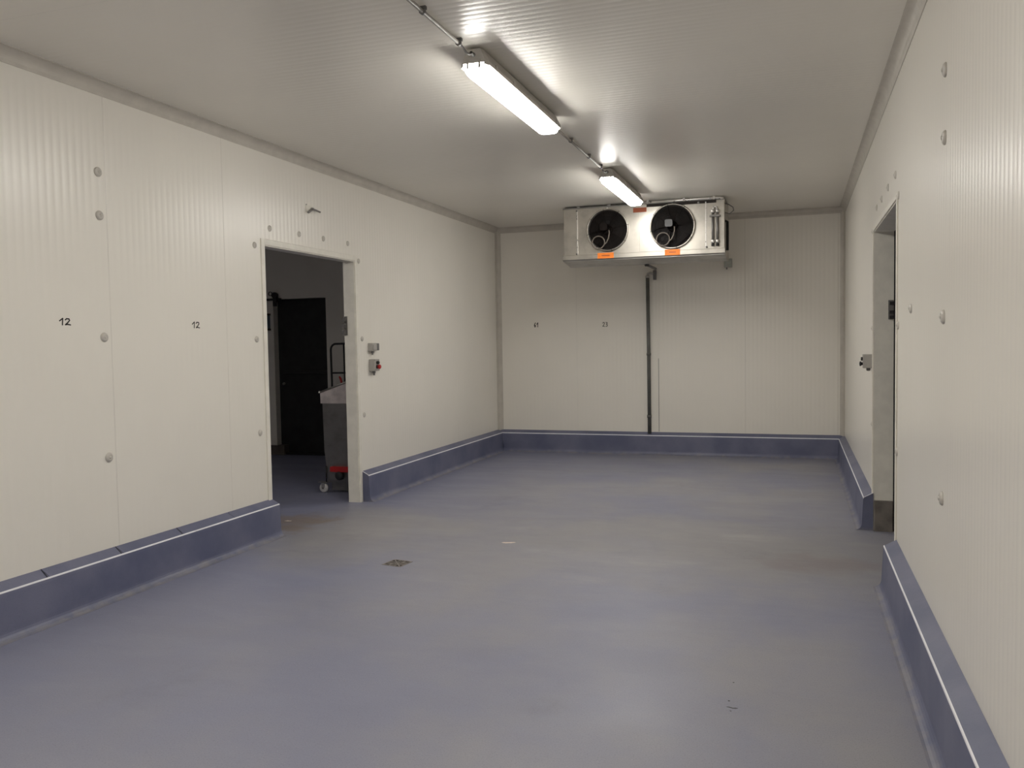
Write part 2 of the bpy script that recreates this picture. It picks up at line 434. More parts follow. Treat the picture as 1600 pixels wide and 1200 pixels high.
# ------------------------------------------------------------------ doorways
def doorway(name, loc, label, x_in, x_out, s, y0, y1, zt, liner_bottom, casing_w=.045):
    """frame in an x = const wall; s = +1 when the room lies on the +x side"""
    r = empty(name, loc); struct(r, label, 'door frame')
    t = .012
    for (ya, yb) in ((y0, y0+t), (y1-t, y1)):
        obj('jamb', MB().box((x_in, ya, liner_bottom), (x_out, yb, zt)), M_FRAME, r)
    obj('head', MB().box((x_in, y0+t, zt-t), (x_out, y1-t, zt)), M_FRAME, r)
    e = x_in+s*.010
    for (ya, yb) in ((y0-casing_w, y0+.004), (y1-.004, y1+casing_w)):
        obj('casing', MB().rbox((x_in, ya, 0), (e, yb, zt+casing_w), .004, 2), M_FRAME, r)
    obj('casing', MB().rbox((x_in, y0+.004, zt-.004), (e, y1-.004, zt+casing_w), .004, 1), M_FRAME, r)
    return r
d1 = doorway('door_1', (XL, (DL0+DL1)/2, 0), 'cream frame of the wide doorway to the dark corridor', XL, XL-TL, 1, DL0, DL1, DLZ, 0)
d2 = doorway('door_2', (XR, (DR0+DR1)/2, 0), 'cream frame of the doorway with a grey plinth at its foot', XR, XR+TR, -1, DR0, DR1, DRZ, 0, .03)
# strike plates on the far jambs
obj('strike_plate', MB().box((XL-TL+.005, DL1-.018, 1.655), (XL-TL+.035, DL1-.012, 1.84)).box((XL-TL-.012, DL1-.04, 1.66), (XL-TL+.018, DL1-.018, 1.71))
    .box((XL-TL-.012, DL1-.04, 1.725), (XL-TL+.022, DL1-.018, 1.765)).box((XL-TL-.005, DL1-.04, 1.79), (XL-TL+.02, DL1-.018, 1.825)), M_STEEL_DK, d1)
obj('strike_plate', MB().box((XR+.104, DR1-.024, 1.69), (XR+.142, DR1-.012, 1.84)), M_STEEL_DK, d2)
for z in (1.705, 1.745, 1.815):
    obj('strike_bolt', MB().box((XR+.112, DR1-.042, z-.012), (XR+.145, DR1-.022, z+.012)), M_BLACK, d2)
# black strip painting in the dark gap past the outer edge, and the grey plinth at the foot of the far jamb
obj('jamb_gap_shade', MB().box((XR+TR, DR1-.02, 0), (XR+TR+.03, DR1+.03, DRZ)).box((XR+TR, DR0-.03, 0), (XR+TR+.03, DR0-.005, DRZ)).box((XR+TR, DR0-.005, DRZ-.02), (XR+TR+.03, DR1-.02, DRZ+.03)), M_RUBBER, d2)
obj('plinth', MB().rbox((XR+.004, DR1-.045, 0), (XR+TR, DR1-.012, .245), .008, 2), M_PLINTH, d2)
# sliding leaf behind the outer wall, shade put into its near-black colour
sl = empty('sliding_door', (XR+TR+.10, 8.2, 0)); tag(sl, 'sliding door leaf coloured dark for shade behind the cream doorway', 'door')
obj('leaf', MB().rbox((XR+TR+.045, 7.24, .02), (XR+TR+.11, 8.9, 2.5), .01, 2), M_DOORDK, sl)
obj('rail', MB().box((XR+TR+.001, 5.4, 2.52), (XR+TR+.12, 9.0, 2.58)), M_GALV, sl)
obj('handle', MB().tube([(XR+TR+.045, 7.32, 1.0), (XR+TR+.02, 7.32, 1.02), (XR+TR+.02, 7.32, 1.25), (XR+TR+.045, 7.32, 1.27)], .010), M_STEEL_DK, sl)

# ------------------------------------------------------------------ fastener caps
cap_mesh = MB().lathe([(.030, 0), (.0305, .003), (.028, .008), (.021, .0125), (.0135, .0145), (.0125, .0125), (.0095, .0125), (.0085, .0165), (.004, .0185), (0, .019)], (0, 0, 0), 'z', 20).mesh('fastener_cap', M_CAP)
cap_small = MB().lathe([(.025, 0), (.0255, .003), (.023, .0075), (.016, .011), (.010, .0125), (.009, .011), (.0075, .011), (.0065, .0145), (0, .016)], (0, 0, 0), 'z', 18).mesh('fastener_cap', M_CAP)
def cap(side, y, z, small=False):
    o = obj('fastener_cap', cap_small if small else cap_mesh, None, wall_left if side == 'L' else wall_right)
    o.rotation_euler = (0, PI/2 if side == 'L' else -PI/2, random.uniform(0, 1) if 0 else 0)
    o.location = (XL-.001 if side == 'L' else XR+.001, y, z)
for z in (2.6516, 2.3853, 1.6294, .8755): cap('L', 4.185, z)
for y, z in ((5.977, 2.524), (6.41, 2.527), (6.808, 2.533), (7.25, 2.536), (5.766, 2.366), (7.455, 2.385), (5.757, 1.616), (5.765, .863), (7.487, 1.618), (7.493, .86)): cap('L', y, z, True)
for z in (2.6454, 2.3692, 1.6304, .8664): cap('R', 3.92, z)
for y, z in ((5.754, 2.55), (6.193, 2.546), (6.636, 2.538), (7.042, 2.536), (5.571, 1.62), (5.602, .848), (7.36, 1.621), (7.36, 2.393), (5.585, 2.398), (7.36, .85)): cap('R', y, z, True)
cap('R', 4.977, 1.70, True)

# ------------------------------------------------------------------ handwritten numbers
GLYPH = {'1': [[(0, .62), (.42, 1), (.36, 0)]],
         '2': [[(.02, .78), (.2, .98), (.5, .95), (.58, .72), (.35, .38), (.02, .04), (.3, .1), (.68, .02)]],
         '6': [[(.5, 1), (.2, .7), (.05, .35), (.2, .02), (.5, .08), (.55, .36), (.3, .45), (.08, .3)]],
         '3': [[(.05, .95), (.45, .95), (.5, .72), (.22, .55), (.55, .4), (.48, .06), (.05, .05)]]}
def number(par, text, fn, u, z, h, wd, gw):
    m = MB(); x = u
    for ch in text:
        for st in GLYPH[ch]:
            for (a, b) in zip(st[:-1], st[1:]):
                p = Vector((x+a[0]*gw, z+a[1]*h)); q = Vector((x+b[0]*gw, z+b[1]*h)); d = (q-p)
                if d.length < 1e-6: continue
                d.normalize(); n = Vector((-d.y, d.x))*wd; p2 = p-d*wd*.7; q2 = q+d*wd*.7
                c = [p2-n, q2-n, q2+n, p2+n]
                m.add([fn(k.x, .0006, k.y) for k in c]+[fn(k.x, .0014, k.y) for k in c], [(0, 1, 2, 3), (4, 5, 6, 7), (0, 1, 5, 4), (1, 2, 6, 5), (2, 3, 7, 6), (3, 0, 4, 7)])
        x += gw*(.95 if ch != '1' else .72)
    o = obj('handwritten_number', m, M_INK, par); o['label'] = 'number %s handwritten in black marker' % text
LF = lambda u, d, z: (XL+d, u, z)
BF = lambda u, d, z: (u, YB-d, z)
number(wall_left, '12', LF, 3.852, 1.702, .038, .0036, .056)
number(wall_left, '12', LF, 5.000, 1.698, .042, .0036, .056)
number(wall_back, '61', BF, -3.545, 1.775, .060, .0052, .040)
number(wall_back, '23', BF, -2.550, 1.760, .060, .0038, .044)

# thin dark line running down the panel joint right of the drain pipe
obj('dark_joint', MB().box((-1.783, YB-.0015, .31), (-1.777, YB+.003, 1.31)), M_PIPE, wall_back)

# ------------------------------------------------------------------ ceiling lights and conduit
LX = -1.705
def light(y0, label):
    r = empty('ceiling_light', (LX, y0+.775, ZC)); tag(r, label, 'ceiling light', 'ceiling lights in a row')
    L = 1.55; y1 = y0+L
    # housing tray: rings along y, tapered ends
    def shell(prof_at, ys, name, mat, caps=True):
        m = MB(); rings = []
        for y in ys: rings.append(prof_at(y))
        n = len(rings[0]); vv = [p for rg in rings for p in rg]
        ff = [(k*n+q, k*n+(q+1) % n, (k+1)*n+(q+1) % n, (k+1)*n+q) for k in range(len(rings)-1) for q in range(n)]
        m.add(vv, ff, False)
        b0 = 0
        m.f.append(list(range(n))[::-1]); m.sm.append(False)
        m.f.append([(len(rings)-1)*n+q for q in range(n)]); m.sm.append(False)
        return obj(name, m, mat, r)
    def housing(y):
        e = min(y-y0, y1-y); k = .80 if e < .001 else 1.0
        return [(LX+sx*wd*k, y, z) for sx, wd, z in ((-1, .050, ZC-.012), (1, .050, ZC-.012), (1, .066, ZC-.045), (1, .084, ZC-.080), (1, .087, ZC-.104), (1, .0775, ZC-.104), (1, .0775, ZC-.090), (-1, .0775, ZC-.090), (-1, .0775, ZC-.104), (-1, .087, ZC-.104), (-1, .084, ZC-.080), (-1, .066, ZC-.045))]
    shell(housing, (y0, y0+.03, y1-.03, y1), 'housing', M_GREYP)
    def lens(y):
        e = min(y-y0, y1-y)
        k = 1.0 if e > .06 else (.90 if e > .02 else .80)
        dz = 1.0 if e > .06 else (.86 if e > .02 else .45)
        pr = [(.075, .0), (.0745, .018), (.069, .036), (.058, .048), (.040, .053)]
        pts = [(LX+a*(k if b > 0 else min(1, k+.06)), y, ZC-.092-b*dz) for a, b in pr]
        return pts+[(2*LX-p[0], p[1], p[2]) for p in reversed(pts)]
    shell(lens, (y0+.004, y0+.03, y0+.075, y1-.075, y1-.03, y1-.004), 'diffuser', M_LAMP)
    # side latches and the two end clips
    for k in range(5):
        y = y0+.14+k*(L-.28)/4
        for sx in (-1, 1):
            obj('latch', MB().box((LX+sx*.082, y-.012, ZC-.106), (LX+sx*.0895, y+.012, ZC-.074)), M_GREYP, r)
    for sx in (-.35, .35):
        for ye, d in ((y0, -1), (y1, 1)):
            obj('end_clip', MB().box((LX+sx*.10-.006, ye+d*.004, ZC-.118), (LX+sx*.10+.006, ye-d*.010, ZC-.072)), M_GREYP, r)
    for ym in (y0+.30, y1-.30):
        obj('mount_bracket', MB().box((LX-.035, ym-.02, ZC-.014), (LX+.035, ym+.02, ZC+.0005)), M_GALV, r)
    obj('cable_gland', MB().lathe([(.006, 0), (.012, .004), (.012, .02), (.008, .03), (.008, .05)], (LX, y0+.012, ZC-.045), '-y', 12), M_GREYD, r)
    return r
light(4.47, 'bright twin tube ceiling light farther from the fan cooler')
light(7.97, 'bright twin tube ceiling light next to the fan cooler')
light(.97, 'bright twin tube ceiling light second from the plain end wall')
light(-2.53, 'bright twin tube ceiling light nearest the plain end wall')

def conduit(ya, yb, clips, label, bend=None):
    r = empty('conduit', (-1.735, (ya+yb)/2, ZC)); tag(r, label, 'conduit', 'conduit runs between the lights')
    z = ZC-.024; x = -1.735
    obj('pipe', MB().tube([(x, ya, z), (x, yb, z)], .0105, 12), M_CONDUIT, r)
    for y in clips:
        obj('pipe_clip', MB().lathe([(.0108, -.010), (.0155, -.010), (.0155, .010), (.0108, .010)], (x, y, z), 'y', 14).box((x-.02, y-.010, z+.008), (x+.02, y+.010, ZC+.0005)), M_GREYD, r)
    # flexible cable into the gland of the next lamp
    if bend:
        b = bend
        obj('cable', MB().tube([(x, b-.13, z), (x, b-.105, z-.001), (x+.004, b-.08, z-.010), (x+.012, b-.062, z-.026), (x+.022, b-.048, z-.032), (x+.029, b-.030, z-.024), (LX, b-.018, ZC-.045), (LX, b+.005, ZC-.045)], .0062, 8), M_GREYD, r)
    return r
conduit(2.54, 4.34, (2.9, 3.86, 4.325), 'grey conduit leading up to the light farther from the cooler', 4.47)
conduit(6.03, 7.84, (6.72, 7.35, 7.82), 'grey conduit between the two lights near the cooler', 7.97)

# ------------------------------------------------------------------ evaporator (fan cooler)
EY = 10.10; K = EY/10.18
def ex(x): return x*K
def ez(z): return EYE+(z-EYE)*K
EX0, EX1 = ex(-2.728), ex(-.80)
EZ0, EZ1 = ez(2.615), 3.185
ED = .58
ev = empty('fan_cooler', ((EX0+EX1)/2, EY+.3, EZ0)); tag(ev, 'stainless steel twin fan evaporator hung under the ceiling by the end wall', 'cooler unit')
obj('casing', MB().box((EX0, EY+.004, EZ0-.02), (EX1, EY+ED, EZ1)), M_STEEL, ev)
# front plates with proud seams
xs = [EX0, ex(-2.556), ex(-1.785), ex(-1.006), EX1]
for a, b in zip(xs[:-1], xs[1:]):
    obj('front_plate', MB().rbox((a+.0015, EY-.004, EZ0), (b-.0015, EY+.006, EZ1-.012), .004, 1), M_STEEL, ev)
for xx in (ex(-2.556), ex(-1.006)):
    obj('seam_rib', MB().box((xx-.006, EY-.012, EZ0+.012), (xx+.006, EY-.004, EZ1-.03)), M_ALU, ev)
obj('top_flange', MB().box((EX0-.006, EY-.014, EZ1-.014), (EX1+.006, EY+ED, EZ1)), M_STEEL_DK, ev)
# drip tray: lip in front, floor sloping down to the middle
lip0, lip1 = ez(2.556), ez(2.618)
tr = MB()
tr.extrude([(EY-.035, lip1-.004), (EY-.030, lip1), (EY+ED+.02, lip1), (EY+ED+.02, lip0-.03), (EY+.34, lip0-.045), (EY-.015, lip0-.004), (EY-.035, lip0+.008)], lambda p, t: (t, p[0], p[1]), EX0-.012, EX1+.012)
tray = obj('drip_tray', tr, M_STEEL, ev)
obj('tray_underside', MB().extrude([(EY-.012, lip0-.0055), (EY+.34, lip0-.0465), (EY+ED+.018, lip0-.0315), (EY+ED+.018, lip0-.0355), (EY+.34, lip0-.0505), (EY-.012, lip0-.0095)], lambda p, t: (t, p[0], p[1]), EX0-.008, EX1+.008), M_GALV, tray)
obj('top_gap_shade', MB().box((ex(-1.70), EY-.006, ez(3.150)), (ex(-.885), EY-.002, EZ1-.014)), M_DARK, ev)  # black strip paints the shade in the gap below the ceiling
# hanging brackets
for x in (EX0+.18, EX0+.56, EX1-.56, EX1-.20):
    for y in (EY+.02, EY+ED-.08):
        obj('hanger', MB().box((x-.02, y, EZ1-.002), (x+.02, y+.04, ZC+.002)), M_GALV, ev)
for x, z in ((ex(-2.175), ez(3.17)), (ex(-1.39), ez(3.165)), (ex(-1.09), ez(3.165)), (ex(-2.56), ez(3.16)), (ex(-2.565), ez(2.635)), (ex(-1.0), ez(2.64))):
    obj('bolt', MB().lathe([(.013, -.002), (.013, .006), (.008, .011), (0, .012)], (x, EY-.004, z), '-y', 10), M_ALU if z > 3.1 and x > -2.4 else M_STEEL_DK, ev)
# fans
def fan(cx, cz, R, motor_mat):
    f = obj('fan', MB().lathe([(R+.012, .0), (R+.014, .028), (R+.004, .036), (R-.004, .030), (R-.012, .004), (R-.012, .0)], (cx, EY-.003, cz), '-y', 48), M_STEEL, ev)
    obj('fan_back', MB().lathe([(R-.006, .0015), (0, .0015)], (cx, EY-.004, cz), '-y', 40), M_FAN, f)
    for k in range(5):
        a = 2*PI*k/5+.3; m = MB(); vv = []; n = 6
        for i in range(n):
            rr = .06+(R-.08)*i/(n-1)
            for (da, dy) in ((-.30-.10*i/n, .008), (.34+.10*i/n, .022)):
                t = a+da+.12*i/n; vv.append((cx+rr*math.cos(t), EY-.006-dy, cz+rr*math.sin(t)))
        m.add(vv, [(2*i, 2*i+1, 2*i+3, 2*i+2) for i in range(n-1)], True)
        obj('blade', m, M_FAN, f)
    g = MB()
    for q in range(5):
        rr = R*(.30+.17*q)
        g.tube([(cx+rr*math.cos(2*PI*i/36), EY-.040-.012*(1-q/5), cz+rr*math.sin(2*PI*i/36)) for i in range(36)], .0016, 5, close=True)
    for q in range(8):
        t = 2*PI*q/8+.2
        g.tube([(cx+R*.14*math.cos(t), EY-.054, cz+R*.14*math.sin(t)), (cx+(R+.01)*math.cos(t), EY-.038, cz+(R+.01)*math.sin(t)), (cx+(R+.018)*math.cos(t), EY-.012, cz+(R+.018)*math.sin(t))], .0026, 5)
    obj('guard', g, M_FAN, f)
    obj('motor', MB().lathe([(.062, .0), (.062, .035), (.05, .048)], (cx, EY-.006, cz), '-y', 20), M_FAN, f)
    obj('motor_cap', MB().rbox((cx-.075, EY-.115, cz-.012), (cx+.012, EY-.045, cz+.070), .018, 1, 4), motor_mat, f)
    # coiled supply cable
    pts = [(cx+.030, EY-.075, cz-.01), (cx+.032, EY-.07, cz-.05), (cx+.020, EY-.066, cz-.105), (cx-.005, EY-.064, cz-.155)]
    lc = (cx-.105, cz-.150); lr = .076
    for i in range(27):
        t = -.35-2*PI*1.06*i/26; pts.append((lc[0]+lr*math.cos(t), EY-.062+.004*(i/26), lc[1]+lr*math.sin(t)))
    obj('cable_coil', MB().tube(pts, .0072, 8), M_HOSE, f)
fan(ex(-2.175), ez(2.906), .243, M_FAN)
fan(ex(-1.393), ez(2.904), .252, M_MOTOR)
# warning stickers
def sticker(x0, x1, z0, z1, y, mat, tilt=0):
    o = obj('sticker', MB().box((x0, y-.0015, z0), (x1, y, z1)), mat, ev); return o
for a, b in ((-2.298, -2.098), (-1.482, -1.302)):
    s = sticker(ex(a), ex(b), lip0+.006, lip1+.012, EY-.0355, M_ORANGE); s['label'] = 'orange warning sticker'
    obj('print', MB().box((ex(a)+.05, EY-.0378, (lip0+lip1)/2+.004), (ex(b)-.05, EY-.0368, (lip0+lip1)/2+.014)), M_REDST, s)
s = sticker(ex(-1.862), ex(-1.70), ez(3.095), ez(3.150), EY-.0042, M_REDST); s['label'] = 'rust red warning sticker'
# refrigerant pipes on the end plate
for x in (ex(-.925), ex(-.872)):
    p = obj('pipe', MB().tube([(x, EY-.03, ez(2.665)), (x, EY-.03, ez(3.06))], .0135, 12), M_STEEL_DK, ev)
    for z in (ez(2.70), ez(3.05)):
        obj('pipe_fitting', MB().lathe([(.0, -.018), (.020, -.018), (.023, -.008), (.023, .008), (.020, .018), (0, .018)], (x, EY-.03, z), 'z', 12), M_ALU, p)
    obj('pipe_fitting', MB().lathe([(0, -.014), (.017, -.014), (.017, .012), (0, .012)], (x, EY-.03, ez(2.660)), 'z', 10), M_BLACK, p)
obj('pipe_fitting', MB().tube([(ex(-.925), EY-.03, ez(3.06)), (ex(-.912), EY-.03, ez(3.098)), (ex(-.885), EY-.03, ez(3.098)), (ex(-.872), EY-.03, ez(3.06))], .011, 10), M_ALU, ev)
obj('pipe_clamp', MB().box((ex(-.96), EY-.05, ez(2.985)), (ex(-.84), EY-.004, ez(3.005))), M_STEEL_DK, ev)
obj('end_plate', MB().box((EX1-.005, EY-.03, EZ0-.01), (EX1+.006, EY+ED, EZ1)), M_STEEL, ev)
# black hose and cable loop on the side
obj('hose', MB().tube([(EX1+.03, EY+.10, ez(2.60)), (EX1+.032, EY+.10, ez(2.80)), (EX1+.03, EY+.11, ez(2.935)), (EX1, EY+.13, ez(2.95))], .016, 10), M_RUBBER, ev)
obj('cable', MB().tube([(EX1, EY+.05, ez(3.04)), (EX1+.06, EY+.06, ez(3.02)), (EX1+.105, EY+.08, ez(3.06)), (EX1+.095, EY+.10, ez(3.10)), (EX1+.04, EY+.1, ez(3.14)), (EX1, EY+.1, ez(3.15))], .005, 7), M_GREYD, ev)
# conduit along the ceiling in front of the cooler
yc = EY-.07; zc = ZC-.022
obj('conduit', MB().tube([(-1.71, yc, zc), (ex(-.86), yc, zc), (ex(-.82), yc+.01, zc-.004), (ex(-.80), yc+.05, zc-.01)], .014, 10), M_ALU, ev)
for x in (-1.66, -1.24, -.90):
    obj('pipe_clip', MB().box((x-.012, yc-.016, zc-.016), (x+.012, yc+.016, ZC+.0005)), M_GREYP, ev)

# ------------------------------------------------------------------ condensate drain on the end wall
dp = empty('drain_pipe', (-1.91, YB, .31)); tag(dp, 'dark grey vertical drain pipe on the end wall below the cooler', 'pipe')
px = -1.908; py = YB-.035
obj('pipe', MB().tube([(px+.002, py, .29), (px, py, 1.4), (px-.008, py, 2.42)], .0245, 14), M_PIPE, dp)
for z in (.52, 1.37):
    obj('pipe_clip', MB().lathe([(.0246, -.018), (.030, -.018), (.030, .018), (.0246, .018)], (px, py, z), 'z', 16).box((px-.012, py, z-.012), (px+.012, YB+.001, z+.012)), M_PIPE, dp)
obj('pipe_collar', MB().lathe([(.0246, -.03), (.029, -.03), (.029, .0), (.022, .004), (0, .004)], (px-.008, py, 2.435), 'z', 16), M_GREYP, dp)
obj('trap', MB().tube([(-1.816, py-.005, 2.375), (-1.816, py-.005, 2.485), (-1.816, py-.005, 2.505)], [.023, .026, .022], 14), M_GREYD, dp)
obj('trap_link', MB().tube([(px-.008, py, 2.435), (px-.004, py, 2.46), (px+.03, py-.004, 2.472), (-1.82, py-.005, 2.455)], .017, 10), M_GREYP, dp)
obj('outlet_pipe', MB().tube([(-1.805, py-.022, 2.522), (-1.80, py-.03, 2.522), (-1.775, 10.80, 2.505), (-1.757, 10.52, 2.492)], .017, 10), M_GREYD, ev)
obj('outlet_nut', MB().lathe([(0, -.022), (.026, -.022), (.028, 0), (.026, .0), (0, .0)], (-1.757, 10.50, lip0-.050), 'z', 14), M_BLACK, ev)
# junction box right of it
jb = empty('junction_box', (-.845, YB, 2.5)); tag(jb, 'small pale junction box on the end wall below the cooler corner', 'junction box')
obj('box', MB().rbox((-.905, YB-.055, 2.50), (-.800, YB, 2.615), .008, 1), M_GREYP, jb)
obj('lid', MB().rbox((-.900, YB-.064, 2.505), (-.805, YB-.055, 2.610), .010, 1), M_GLASSY, jb)
obj('gland', MB().lathe([(.010, 0), (.010, .025)], (-.87, YB-.03, 2.50), '-z', 10), M_GREYD, jb)
obj('cable', MB().tube([(-.87, YB-.03, 2.61), (-.868, YB-.02, 2.7), (-.87, YB-.014, 2.95), (-.86, YB-.014, 3.15)], .006, 8), M_GREYD, jb)

# ------------------------------------------------------------------ switch boxes
def faced(s): return lambda a, y, z: ((XL+a if s == 'L' else XR-a), y, z)
P3 = faced('L')
sb = empty('switch_box', (XL, 7.69, 1.48)); tag(sb, 'grey surface light switch above the red stop button', 'switch')
obj('box', MB().rbox(P3(0, 7.605, 1.495), P3(.050, 7.700, 1.575), .007, 0), M_GREYP, sb)
obj('rocker', MB().rbox(P3(.050, 7.618, 1.508), P3(.058, 7.688, 1.562), .005, 0), M_GREYP, sb)
obj('side_cover', MB().rbox(P3(0, 7.703, 1.500), P3(.044, 7.765, 1.572), .006, 0), M_GREYD, sb)
obj('cable_gland', MB().lathe([(.014, 0), (.014, .018), (.009, .026), (.009, .04)], P3(.025, 7.652, 1.495), '-z', 12), M_GREYD, sb)
es = empty('stop_button', (XL, 7.69, 1.28)); tag(es, 'grey box with red and black push button beside the corridor doorway', 'stop button')
obj('box', MB().rbox(P3(0, 7.618, 1.292), P3(.062, 7.725, 1.412), .007, 0), M_GREYP, es)
for dy, dz in ((-.045, .05), (.045, .05), (-.045, -.05), (.045, -.05)):
    obj('screw', MB().lathe([(.005, 0), (.005, .002), (0, .0025)], P3(.062, 7.672+dy, 1.352+dz), 'x', 8), M_GREYD, es)
obj('black_button', MB().lathe([(.016, 0), (.016, .022), (.012, .027), (0, .027)], P3(.062, 7.672, 1.377), 'x', 16), M_BLACK, es)
k_ = obj('red_button', MB().lathe([(.012, 0), (.012, .018), (.022, .020), (.023, .034), (.017, .041), (0, .043)], P3(.062, 7.672, 1.335), 'x', 18), M_RED, es)
obj('button_collar', MB().lathe([(.020, 0), (.020, .008), (.013, .010)], P3(.062, 7.672, 1.335), 'x', 16), M_BLACK, k_)
obj('cable_gland', MB().lathe([(.016, 0), (.016, .018), (.010, .026), (.010, .045)], P3(.03, 7.668, 1.292), '-z', 12), M_GREYD, es)
P4 = faced('R')
rb = empty('push_button_box', (XR, 7.47, 1.28)); tag(rb, 'grey push button box on the wall beyond the cream doorway', 'switch')
by = 7.46
obj('box', MB().rbox(P4(0, by-.055, 1.300), P4(.068, by+.055, 1.412), .007, 0), M_GREYP, rb)
obj('upper_button', MB().lathe([(.015, 0), (.015, .014), (0, .016)], P4(.068, by, 1.375), '-x', 14), M_BLACK, rb)
obj('lower_button', MB().lathe([(.012, 0), (.012, .010), (.019, .012), (.019, .024), (0, .027)], P4(.068, by, 1.335), '-x', 14), M_BLACK, rb)
obj('cable_gland', MB().lathe([(.016, 0), (.016, .016), (.010, .024), (0, .024)], P4(.026, by, 1.300), '-z', 12), M_GREYD, rb)

# bent wire hook above the corridor doorway
hk = empty('wall_hook', (XL, 6.60, 2.75)); tag(hk, 'bent metal hook sticking out of the wall above the corridor doorway', 'hook')
obj('base', MB().rbox((XL, 6.53, 2.735), (XL+.006, 6.66, 2.800), .01, 0), M_FRAME, hk)
obj('arm', MB().tube([(XL+.004, 6.615, 2.775), (XL+.022, 6.61, 2.773), (XL+.030, 6.565, 2.752), (XL+.034, 6.515, 2.728)], .0105, 8), M_STEEL_DK, hk)
obj('arm', MB().tube([(XL+.020, 6.612, 2.773), (XL+.028, 6.66, 2.766), (XL+.032, 6.715, 2.758)], .008, 8), M_STEEL_DK, hk)
obj('screw', MB().lathe([(.008, 0), (.008, .004), (0, .006)], (XL+.0, 6.54, 2.80), 'x', 10), M_STEEL_DK, hk)

# ------------------------------------------------------------------ floor drain, chips
gd = empty('floor_drain', (-2.692, 5.352, 0)); tag(gd, 'square slotted floor drain grate with diagonal bars', 'floor drain')
ga = math.radians(-9); GS = .076
def gp(u, v, z): return (-2.692+u*math.cos(ga)-v*math.sin(ga), 5.352+u*math.sin(ga)+v*math.cos(ga), z)
def gbox(m, u0, v0, u1, v1, wd, z0, z1):
    d = Vector((u1-u0, v1-v0)); d.normalize(); n = Vector((-d.y, d.x))*wd
    c = [(u0-n.x, v0-n.y), (u1-n.x, v1-n.y), (u1+n.x, v1+n.y), (u0+n.x, v0+n.y)]
    m.add([gp(a, b, z0) for a, b in c]+[gp(a, b, z1) for a, b in c], [(0, 3, 2, 1), (4, 5, 6, 7), (0, 1, 5, 4), (1, 2, 6, 5), (2, 3, 7, 6), (3, 0, 4, 7)])
m = MB(); gbox(m, -GS, 0, GS, 0, GS, .0002, .0007); obj('sump', m, M_DARK, gd)
m = MB()
for a, b, c, d in ((-GS, -GS, GS, -GS), (-GS, GS, GS, GS), (-GS, -GS, -GS, GS), (GS, -GS, GS, GS)): gbox(m, a, b, c, d, .005, .0004, .0020)
obj('frame', m, M_GRATE, gd)
for sgn in (1, -1):
    m = MB(); gbox(m, -GS, -GS*sgn, GS, GS*sgn, .005, .0004, .0017); obj('diagonal_bar', m, M_GRATE, gd)
for q in range(4):
    for k in (1, 2, 3):
        a = q*PI/2; t = k/4*GS
        # bars of each triangular quarter run along the radius
        for off in ((-.5, .5) if k > 1 else (0,)):
            o2 = off*t*.9
            p = (GS*.98, o2); r0 = (abs(o2)+.008, o2)
            R2 = lambda w: (w[0]*math.cos(a)-w[1]*math.sin(a), w[0]*math.sin(a)+w[1]*math.cos(a))
            m = MB(); u, v = R2(r0); u2, v2 = R2(p); gbox(m, u, v, u2, v2, .0030, .0004, .0014); obj('grate_bar', m, M_GRATE, gd)

def blob(name, cx, cy, pts, mat, label=None, h=.0012):
    n = len(pts); vv = [(cx+x, cy+y, -.001) for x, y in pts]+[(cx+x, cy+y, h) for x, y in pts]
    o = obj(name, MB().add(vv, [list(range(n))[::-1], list(range(n, 2*n))]+[(k, (k+1) % n, n+(k+1) % n, n+k) for k in range(n)]), mat, fl)
    if label: o['label'] = label
blob('chip', -2.122, 6.137, [(-.056, -.012), (-.02, -.024), (.02, -.010), (.052, .018), (.035, .030), (-.01, .016), (-.04, .010)], M_CHIP, 'pale chip in the floor coating')
blob('gouge', -.255, 3.589, [(-.026, .003), (-.012, -.001), (0, -.007), (.013, -.005), (.022, .001), (.012, .003), (0, -.001), (-.013, .005)], M_GOUGE, 'dark gouge in the floor coating')
blob('gouge', -.262, 3.555, [(-.003, 0), (.002, -.002), (.005, .0), (0, .002)], M_GOUGE)
blob('gouge', -.275, 3.655, [(-.005, 0), (0, -.005), (.005, .0), (0, .005)], M_GOUGE)
blob('gouge', -.27, 3.86, [(-.004, 0), (0, -.003), (.004, .0), (0, .003)], M_GOUGE)
blob('chip', -4.30, 6.42, [(-.03, -.01), (.0, -.018), (.035, -.006), (.03, .010), (-.01, .012)], M_CHIP, 'pale chip in the brown stain')

# ------------------------------------------------------------------ corridor furniture
cdoor = empty('door_3', ((DD0+DD1)/2, CY1, 0)); struct(cdoor, 'black door in the corridor wall seen through the wide doorway', 'door')
obj('leaf', MB().box((DD0, CY1-.03, .02), (DD1, CY1+.03, DDZ)), M_DOORDK, cdoor)
obj('jamb', MB().box((DD0-.001, CY0-.008, .12), (DD0+.012, CY1-.03, DDZ)), M_FRAME, cdoor)
obj('push_bar', MB().rbox((DD0+.10, CY1-.075, 1.16), (DD1-.02, CY1-.03, 1.21), .01, 0), M_BLACK, cdoor)
obj('handle', MB().lathe([(.02, 0), (.02, .02), (.012, .03), (0, .03)], (DD0+.09, CY1-.03, 1.02), '-y', 12), M_STEEL_DK, cdoor)
obj('threshold', MB().box((DD0, CY0+.01, 0), (DD1, CY1+.03, .03)), M_RUBBER, cdoor)
blk = obj('base_block', MB().rbox((-7.32, CY0-.03, 0), (DD0+.14, CY0+.10, .135), .01, 2), M_BROWN); tag(blk, 'brown base block at the foot of the black door jamb', 'block')
blk2 = obj('base_block', MB().rbox((-7.40, CY0-.05, .135), (-7.30, CY0-.001, .34), .008, 2), M_GREYD); tag(blk2, 'dark block against the corridor wall beside the black door', 'block')
